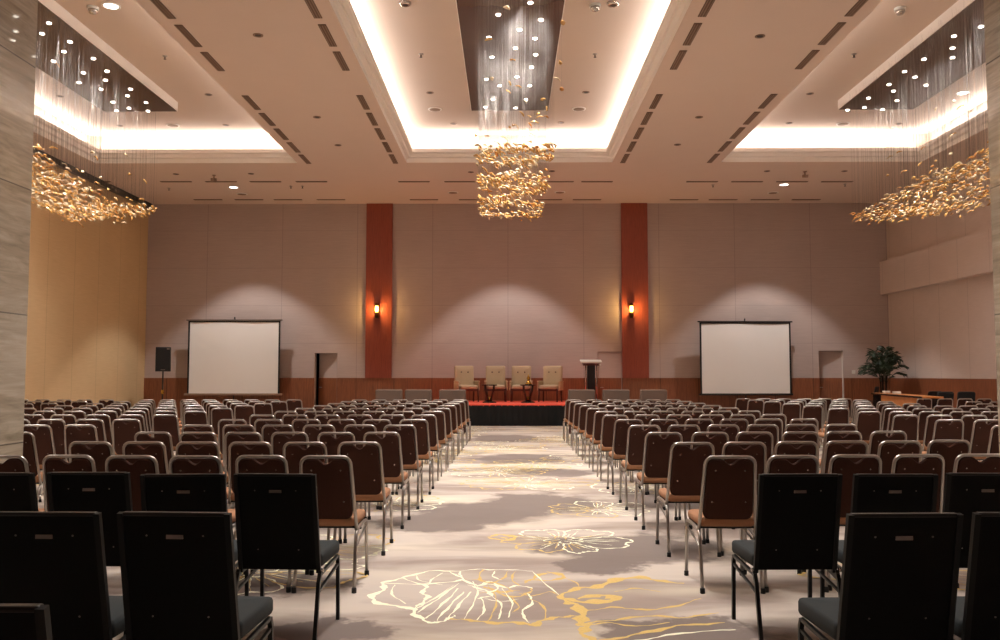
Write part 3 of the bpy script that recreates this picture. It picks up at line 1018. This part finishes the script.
blocks = [  # name, xs, first row, last row, label template
    ('left of the aisle', [-1.245 - .447 * i for i in range(6)], 0, 11, 'brown chair left of the aisle, %s row beyond the black chairs, %s from aisle', -1),
    ('right of the aisle', [1.51 + .447 * i for i in range(6)], 0, 11, 'brown chair right of the aisle, %s row beyond the black chairs, %s from aisle', 1),
    ('left side block', [-4.74 - .465 * i for i in range(8)], 2, 11, 'brown chair in left side block, %s row beyond the black chairs, %s from side aisle', -1),
    ('far left block', [-8.90 - .47 * i for i in range(5)], 7, 11, 'brown chair in far left block, %s row beyond the black chairs, %s from its gap', -1),
    ('right side block', [5.45 + .462 * i for i in range(14)], 3, 12, 'brown chair in right side block, %s row beyond the black chairs, %s from side aisle', 1),
]
for name, xs_, r0, r1, lab, side in blocks:
    for r in range(r0, r1 + 1):
        for i, x in enumerate(xs_):
            yr = 6.06 + 1.22 * r + (0.1 * (x - 1.485) if name == 'right of the aisle' else 0) + jr.uniform(-.03, .03) - (.25 if r == 12 else 0)
            xx = x + jr.uniform(-.006, .006)
            if 'aisle' in name:
                xx += .018 * r if side < 0 else -.006 * r
            if name == 'right side block' and ((r >= 11 and 7.95 < x < (9.5 if r == 12 else 10.6)) or (r == 10 and 8.1 < x < 9.6) or (r == 9 and 8.1 < x < 8.7)):
                continue
            if not seen(xx, yr):
                continue
            place(near if r < 5 else far, xx, yr + .29, jr.uniform(-.015, .015), lab % (ORD[r], ORD[i]), 'brown banquet chairs ' + ('in the ' if 'block' in name else '') + name)
            count += 1
print('brown chairs', count)

bc = black_chair()
for c in list(bpy.data.objects):
    kids(c) if c.parent == bc or c == bc else None
BL = [(-1.27, 4.88, -.05, 'black square-backed chair by the aisle on the left, directly before brown rows'), (-1.80, 4.86, .05, 'black square-backed chair, second from aisle in the left row before brown chairs'),
      (-2.35, 4.95, .0, 'black square-backed chair, third from aisle in the left row before brown chairs'), (-2.87, 4.92, .0, 'black square-backed chair cut by left picture edge, row before brown chairs'),
      (-1.31, 3.52, -.05, 'large black square-backed chair in second black row, beside the aisle on the left'), (-1.84, 3.52, -.02, 'large black square-backed chair at left edge, second black row'),
      (-1.32, 2.11, .0, 'black chair back showing only its corner at the bottom left'),
      (1.60, 4.90, .03, 'black square-backed chair by the aisle on the right, directly before brown rows'), (2.13, 4.90, .0, 'black square-backed chair, second from aisle in the right row before brown chairs'),
      (2.67, 4.95, -.02, 'black square-backed chair at right edge, row before brown chairs'),
      (1.55, 3.52, .04, 'large black square-backed chair in second black row, beside the aisle on the right'), (2.08, 3.54, -.02, 'large black square-backed chair cut by right picture edge, second black row')]
for x, yt, rz, lab in BL:
    place(bc, x, yt + .30, rz, lab, 'black chairs in the nearest rows')

# ------------------------------------------------------------------ stage
SX0, SX1, SY0, SY1, SH = -2.95, 3.35, 25.4, 28.85, 0.62
st = thing('stage', 'low stage with red carpet top and pleated black skirt', 'stage', (0.2, 27.1, 0))
O = Vector((0.2, 27.1, 0))
MB().box(SX0 - O.x, SX1 - O.x, SY0 - O.y, SY1 - O.y, SH - .05, SH).build('carpet_top', M['red'], st)
MB().box(SX0 - O.x + .06, SX1 - O.x - .06, SY0 - O.y + .06, SY1 - O.y - .05, 0.0, SH - .05).build('platform', M['black'], st)
loop = []
per = [(SX0, SY1), (SX0, SY0), (SX1, SY0), (SX1, SY1)]
pl = []
for i in range(3):
    a, b = Vector((*per[i], 0)), Vector((*per[i + 1], 0))
    n = int((b - a).length / 0.035)
    d = (b - a).normalized()
    nr = Vector((d.y, -d.x, 0)) * -1
    for k in range(n):
        pl.append((a + (b - a) * k / n, Vector((d.y, -d.x, 0)), k))
sk = MB()
rr = random.Random(9)
for (p, nr, k) in pl:
    amp = 0.012 + 0.012 * rr.random()
    wv = math.sin(k * 1.25) * amp
    sk.v += [p - O + nr * (wv * .3 + .004) + Vector((0, 0, SH - .035)), p - O + nr * (wv + .012) + Vector((0, 0, 0.015))]
for k in range(len(pl) - 1):
    a = 2 * k
    sk.face((a, a + 2, a + 3, a + 1), 0, True)
sk.build('skirt', M['cloth'], st)


def stage_chair(px, yy, rz, label, wide):
    p = at_y(px, 400, yy)
    o = thing('armchair', label, 'armchair', (p.x, yy, SH), rz, 'armchairs on the stage')
    s = 1.0
    MB().cushion(.56, .54, .40, .52, .06, .03, .02).build('seat', M['cushion'], o)
    R = Matrix.Translation((0, .27, .50)) @ Matrix.Rotation(math.radians(-8), 4, 'X') @ Matrix.Rotation(PI / 2, 4, 'X')
    bk = MB()
    bk.cushion(.62, .66, -.05, .05, .05, .03, .015, mat=Matrix.Translation((0, .32 - 0.0, .80)) @ Matrix.Rotation(math.radians(-6), 4, 'X') @ Matrix.Rotation(PI / 2, 4, 'X'))
    b = bk.build('backrest', M['cushion'], o)
    bt = MB()
    for u in (-.11, .11):
        bt.lathe([(.024, 0), (.02, .010), (.008, .014)], n=12, mat=Matrix.Translation((u, .253, .93)) @ Matrix.Rotation(PI / 2, 4, 'X'))
    bt.build('button', M['taupe'], b)
    for sx in (-1, 1):
        a = MB().cushion(.07, .50, .60, .66, .03, .02, mat=Matrix.Translation((sx * .33, .03, 0)))
        a.cushion(.05, .48, .36, .61, .02, .01, mat=Matrix.Translation((sx * .335, .04, 0)))
        a.build('armrest', M['cushion'], o)
        for sy in (-1, 1):
            MB().tube([(sx * .29, .02 + sy * .22, .42), (sx * .30, .02 + sy * .25, .006)], [.034, .024], 8).build('leg', M['mahogany'], o)
    MB().box(-.30, .30, -.24, .28, .34, .41).build('seat_frame', M['mahogany'], o)
    return o


stage_chair(467, 27.6, .34, 'tufted beige armchair at the left end of the stage', 1)
stage_chair(496, 27.75, .06, 'tufted beige armchair on stage, second from left behind a dark table', 1)
stage_chair(521, 27.75, -.06, 'tufted beige armchair on stage, third from left behind the brass ornament', 1)
stage_chair(550, 27.6, -.34, 'tufted beige armchair at the right end of the stage', 1)
for px, lb in ((489.5, 'dark round pedestal table on stage with nothing on top'), (528, 'dark round pedestal table on stage carrying the brass ornament')):
    p = at_y(px, 400, 26.7)
    o = thing('side_table', lb, 'table', (p.x, 26.7, SH), 0, 'pedestal tables on the stage')
    MB().lathe([(.20, .515), (.235, .52), (.235, .545), (.225, .55)], n=28).build('tabletop', M['darkwood'], o)
    for g in range(4):
        a = PI / 4 + g * PI / 2
        c, s = math.cos(a), math.sin(a)
        MB().tube(smooth_path([(c * .19, s * .19, .52), (c * .17, s * .17, .36), (c * .10, s * .10, .18), (c * .07, s * .07, .05)], 4), [.03] * 13, 6).build('leg', M['darkwood'], o)
    MB().lathe([(.05, .05), (.05, .13), (.035, .17), (.012, .19)], n=16).build('finial', M['brass'], o)
    MB().lathe([(.21, 0), (.21, .025), (.15, .05), (.06, .06)], n=28).build('base', M['darkwood'], o)
p = at_y(528.5, 383, 26.7)
o = thing('brass_ornament', 'small brass ornament standing on the right dark stage table', 'ornament', (p.x, 26.7, SH + .55))
MB().lathe([(.10, 0), (.11, .02), (.07, .06), (.055, .10)], n=18).build('base', M['brass'], o)
MB().lathe([(.05, .09), (.035, .13), (.05, .18), (.045, .22), (.02, .26), (.025, .29), (.005, .31)], n=18).build('body', M['brass'], o)

# lectern
p = at_y(591, 380, 27.0)
o = thing('lectern', 'lectern with black column, steel rods and pale slanted top on stage', 'lectern', (p.x, 27.0, SH))
MB().box(-.12, .12, -.10, .10, .03, 1.18).build('column', M['black'], o)
for s in (-1, 1):
    MB().tube([(s * .17, -.04, .03), (s * .165, -.04, 1.2)], .018, 10).build('rod', M['chrome'], o)
MB().box(-.32, .32, -.24, .24, 1.235, 1.275, mat=Matrix.Translation((0, 0, 1.25)) @ Matrix.Rotation(math.radians(9), 4, 'X') @ Matrix.Translation((0, 0, -1.25))).build('top', M['white'], o)
MB().box(-.25, .25, -.18, .20, 1.15, 1.235, mat=Matrix.Translation((0, 0, 1.25)) @ Matrix.Rotation(math.radians(9), 4, 'X') @ Matrix.Translation((0, 0, -1.25))).build('tray', M['mahogany'], o)
MB().cushion(.60, .44, 0, .03, .05, .01).build('base', M['black'], o)
MB().tube([(.24, -.20, 1.16), (.27, -.22, 1.14)], .03, 8).build('lamp_knob', M['white'], o)

# front-row armchairs
for px, lb in ((389, 'wide taupe armchair before the stage, left row, farthest from the aisle'), (418.5, 'wide taupe armchair before the stage, middle of left three'), (452.5, 'wide taupe armchair before the stage, left row, beside the aisle'),
               (581.5, 'wide taupe armchair before the stage, right row, beside the aisle'), (616, 'wide taupe armchair before the stage, middle of right three'), (653.5, 'wide taupe armchair before the stage, right row, farthest from the aisle')):
    p = at_y(px, 389.5, 21.9)
    o = thing('lounge_armchair', lb, 'armchair', (p.x, 22.25, 0), 0, 'taupe armchairs in the front row')
    MB().cushion(.56, .56, .24, .46, .05, .03, .02, mat=Matrix.Translation((0, .05, 0))).build('seat', M['taupe'], o)
    MB().cushion(.66, .80, -.085, .085, .03, .025, mat=Matrix.Translation((0, -.32, .70)) @ Matrix.Rotation(math.radians(4), 4, 'X') @ Matrix.Rotation(PI / 2, 4, 'X')).build('backrest', M['taupe'], o)
    for s in (-1, 1):
        MB().cushion(.10, .62, .16, .66, .03, .03, mat=Matrix.Translation((s * .285, .03, 0))).build('armrest', M['taupe'], o)
        for t in (-1, 1):
            MB().tube([(s * .28, .03 + t * .27, .17), (s * .285, .03 + t * .28, 0)], [.025, .018], 8).build('leg', M['mahogany'], o)


# ------------------------------------------------------------------ projection screens
def proj_screen(px0, px1, py0, py1, yy, rz, label, hook):
    a, b = at_y(px0, py1, yy), at_y(px1, py0, yy)
    w, z0, z1 = b.x - a.x, a.z, b.z
    o = thing('projection_screen', label, 'projection screen', ((a.x + b.x) / 2, yy, 0), rz, 'portable screens before the stage wall')
    sc = MB()
    n, m = 24, 10
    hw = w / 2 - .05
    for yo in (0, .004):
        for j in range(m + 1):
            for i in range(n + 1):
                u, v = i / n, j / m
                ripple = .012 * math.sin(u * 9 + v * 1.3) * (1 - v * .4)
                sc.v.append(Vector((-hw + 2 * hw * u, ripple + yo, z0 + .03 + (z1 - z0 - .09) * v)))
    for j in range(m):
        for i in range(n):
            q = j * (n + 1) + i
            t = (m + 1) * (n + 1) + q
            sc.face((q, q + 1, q + n + 2, q + n + 1), 0, True)
            sc.face((t, t + n + 1, t + n + 2, t + 1), 1, True)
    s = sc.build('screen_fabric', [M['screen'], M['black']], o)
    e = MB().box(-w / 2, -hw, -.016, .016, z0 + .03, z1 - .05).box(hw, w / 2, -.016, .016, z0 + .03, z1 - .05).box(-w / 2, w / 2, -.016, .016, z1 - .09, z1 - .04)
    e.build('black_border', M['black'], s)
    MB().box(-w / 2 - .06, w / 2 + .06, -.035, .03, z1 - .045, z1).build('top_bar', M['dark' if hook else 'plate'], o)
    bw = w / 2 + (.04 if hook else .09)
    MB().cushion(bw * 2, .09, z0 - .03, z0 + .035, .03, .01).build('bottom_case', M['dark' if hook else 'ventslat'], o)
    MB().tube([(0, .04, .12), (0, .04, z1 + .02)], .018, 8).build('mast', M['dark'], o)
    MB().tube(smooth_path([(0, .06, z1), (0, .05, z1 + .07), (0, .0, z1 + .07), (0, -.02, z1 + .02)], 4), .012, 6).build('hook', M['black'], o)
    for g in range(3):
        q = PI / 2 + g * 2 * PI / 3
        MB().tube([(0, .04, .42), (.40 * math.cos(q), .04 + .40 * math.sin(q), .02)], .014, 6).build('leg', M['dark'], o)
    return o


proj_screen(187, 280.5, 319.5, 394.5, 28.5, 0.0, 'white portable projection screen on the left beside the loudspeaker', False)
proj_screen(700, 791, 321, 394.5, 28.5, .05, 'white portable projection screen on the right with hook on top', True)

# loudspeaker and its stand
p0, p1 = at_y(153.2, 371.5, 27.4), at_y(168.3, 347, 27.4)
xm, zb, zt = (p0.x + p1.x) / 2, p0.z, p1.z
o = thing('loudspeaker_stand', 'black tripod stand under the loudspeaker in left corner', 'speaker stand', (xm, 27.6, 0))
MB().tube([(0, 0, .10), (0, 0, zb - .0)], .022, 10).build('pole', M['black'], o)
MB().lathe([(.035, .86), (.045, .90), (.045, .96), (.03, 1.0)], n=12).build('collar', M['brass'], o)
for g in range(3):
    q = PI / 6 + g * 2 * PI / 3
    MB().tube([(0, 0, .55), (.5 * math.cos(q), .5 * math.sin(q), .015)], .014, 6).build('leg', M['black'], o)
o = thing('loudspeaker', 'tall black loudspeaker on a tripod stand in left corner', 'speaker', (xm, 27.6, zb), .36)
w, h = p1.x - p0.x, zt - zb
MB().cushion(w, .40, 0, h, .05, .015).build('cabinet', M['black'], o)
MB().box(-w * .44, w * .44, -.212, -.195, h * .05, h * .95).build('grille', M['mesh'], o)
MB().box(w * .22, w * .40, -.216, -.21, h * .90, h * .95).build('badge', M['plate'], o)
MB().box(-w * .14, w * .14, -.216, -.21, h * .06, h * .085).build('logo_strip', M['plate'], o)

# ------------------------------------------------------------------ palm
p = at_y(884, 400, 27.3)
o = thing('potted_palm', 'dark green potted palm in the right corner behind the desk', 'plant', (p.x, 27.3, 0))
pt = MB().lathe([(.22, 0), (.30, .50), (.33, .54), (.33, .60), (.28, .60), (.27, .54)], n=24, cap=True).build('pot', M['pot'], o)
MB().lathe([(.27, .53), (.26, .56), (.05, .58)], n=20).build('soil', M['soil'], o)
q = random.Random(4)
for k in range(5):
    a = k * 1.3
    MB().tube(smooth_path([(.06 * math.cos(a), .06 * math.sin(a), .55), (.08 * math.cos(a), .08 * math.sin(a), 1.0), (.10 * math.cos(a), .10 * math.sin(a), 1.45)], 3), .022, 6).build('stem', M['soil'], o)
for k in range(26):
    a = k * 2.399 + q.uniform(-.25, .25)
    up = q.random()
    R, H = .26 + .24 * (1 - up) + q.uniform(-.05, .05), .28 + .62 * up
    base = Vector((.08 * math.cos(a), .08 * math.sin(a), q.uniform(1.15, 1.45)))
    d = Vector((math.cos(a), math.sin(a), 0))
    path = smooth_path([base, base + d * R * .30 + Vector((0, 0, H * .62)), base + d * R * .75 + Vector((0, 0, H * .98)), base + d * R * 1.15 + Vector((0, 0, H * .86))], 5)
    fr = MB().tube(path, [.008] * len(path), 5)
    n = len(path)
    for i in range(3, n):
        tdir = (path[i] - path[i - 1]).normalized()
        sd = tdir.cross(Vector((0, 0, 1))).normalized()
        for s in (-1, 1):
            ln = .26 * math.sin(PI * (i / n) ** .8) + .08
            tip = path[i] + sd * s * ln * .75 + tdir * ln * .7 - Vector((0, 0, ln * q.uniform(.1, .6)))
            mid = (path[i] + tip) / 2 + Vector((0, 0, .02))
            wv = tdir * .028
            i0 = len(fr.v)
            fr.v += [path[i], mid + wv, tip, mid - wv, mid + Vector((0, 0, .006))]
            fr.face((i0, i0 + 1, i0 + 4), 0); fr.face((i0 + 1, i0 + 2, i0 + 4), 0); fr.face((i0 + 2, i0 + 3, i0 + 4), 0); fr.face((i0 + 3, i0, i0 + 4), 0)
    fr.build('frond', M['leaf'], o)

# ------------------------------------------------------------------ desk by the right wall, its chairs and clutter
DH = .95
A, Bp = at_z(872, 392.8, DH), at_z(923, 396.6, DH)
dirv = (Bp - A)
dl = dirv.length
ang = math.atan2(dirv.y, dirv.x)
mid = (A + Bp) / 2
nv = Vector((-math.sin(ang), math.cos(ang), 0))     # toward the right wall
c = mid + nv * .22
o = thing('desk', 'orange wood desk with dark edged top near the right wall', 'desk', (c.x, c.y, 0), ang)
MB().box(-dl / 2, dl / 2, -.24, .24, DH - .04, DH).build('desktop', M['orangewood'], o)
MB().box(-dl / 2 - .006, dl / 2 + .006, -.248, -.238, DH - .045, DH - .0).build('edge_band', M['darkwood'], o)
MB().box(-dl / 2 + .90, dl / 2 - .04, -.22, -.19, .10, DH - .04).build('front_panel', M['orangewood'], o)
for s in (-1, 1):
    MB().box(s * (dl / 2 - .06) - .02, s * (dl / 2 - .06) + .02, -.21, .22, 0, DH - .04).build('side_panel', M['darkwood'], o)
for tt, lb, ww in ((.14, 'small pale device on the desk top, nearer the palm', .16), (.36, 'low pale box on the desk top, nearer the chairs', .2)):
    q_ = A + dirv * tt + nv * .22
    d = thing('desk_device', lb, 'device', (q_.x, q_.y, DH), ang)
    MB().cushion(ww, .18, 0, .07, .02, .01).build('body', M['white'], d)
    MB().box(-.03, .03, -.095, -.085, .02, .04).build('panel', M['black'], d)


def office_chair(px, py, yy, rz, label, h):
    p = at_y(px, py, yy)
    o = thing('office_chair', label, 'chair', (p.x, yy, 0), rz, 'black office chairs by the desk')
    MB().cushion(.46, .46, .43, .52, .08, .03, .01).build('seat', M['mesh'], o)
    MB().cushion(.44, .52, -.025, .03, .06, .02, mat=Matrix.Translation((0, -.27, h - .28)) @ Matrix.Rotation(math.radians(10), 4, 'X') @ Matrix.Rotation(PI / 2, 4, 'X')).build('backrest', M['mesh'], o)
    MB().tube([(0, -.05, .42), (0, -.22, .46), (0, -.28, .70)], .022, 8).build('back_bar', M['black'], o)
    MB().tube([(0, 0, .10), (0, 0, .44)], .03, 10).build('gas_column', M['black'], o)
    for g in range(5):
        a = g * 2 * PI / 5
        lg = MB().tube([(0, 0, .11), (.29 * math.cos(a), .29 * math.sin(a), .07)], [.03, .018], 6).build('leg', M['black'], o)
        MB().lathe([(.03, -.015), (.03, .015)], n=10, mat=Matrix.Translation((.29 * math.cos(a), .29 * math.sin(a), .03)) @ Matrix.Rotation(PI / 2, 4, 'X')).build('caster', M['rubber'], lg)
    for s in (-1, 1):
        MB().tube([(s * .24, .0, .46), (s * .27, .0, .66)], .014, 6).cushion(.06, .26, .66, .69, .02, .01, mat=Matrix.Translation((s * .27, .02, 0))).build('armrest', M['black'], o)
    return o


office_chair(927, 395, 23.6, .25, 'black mesh office chair behind the desk, closest to it', 1.06)
office_chair(938.5, 395, 22.9, .1, 'black mesh office chair, middle of three near the right wall', 1.06)
office_chair(961.5, 395, 23.1, -.1, 'black mesh office chair standing apart near the right wall', 1.06)
office_chair(866, 395, 26.5, 1.0, 'black mesh office chair at the palm end of the desk', 1.14)
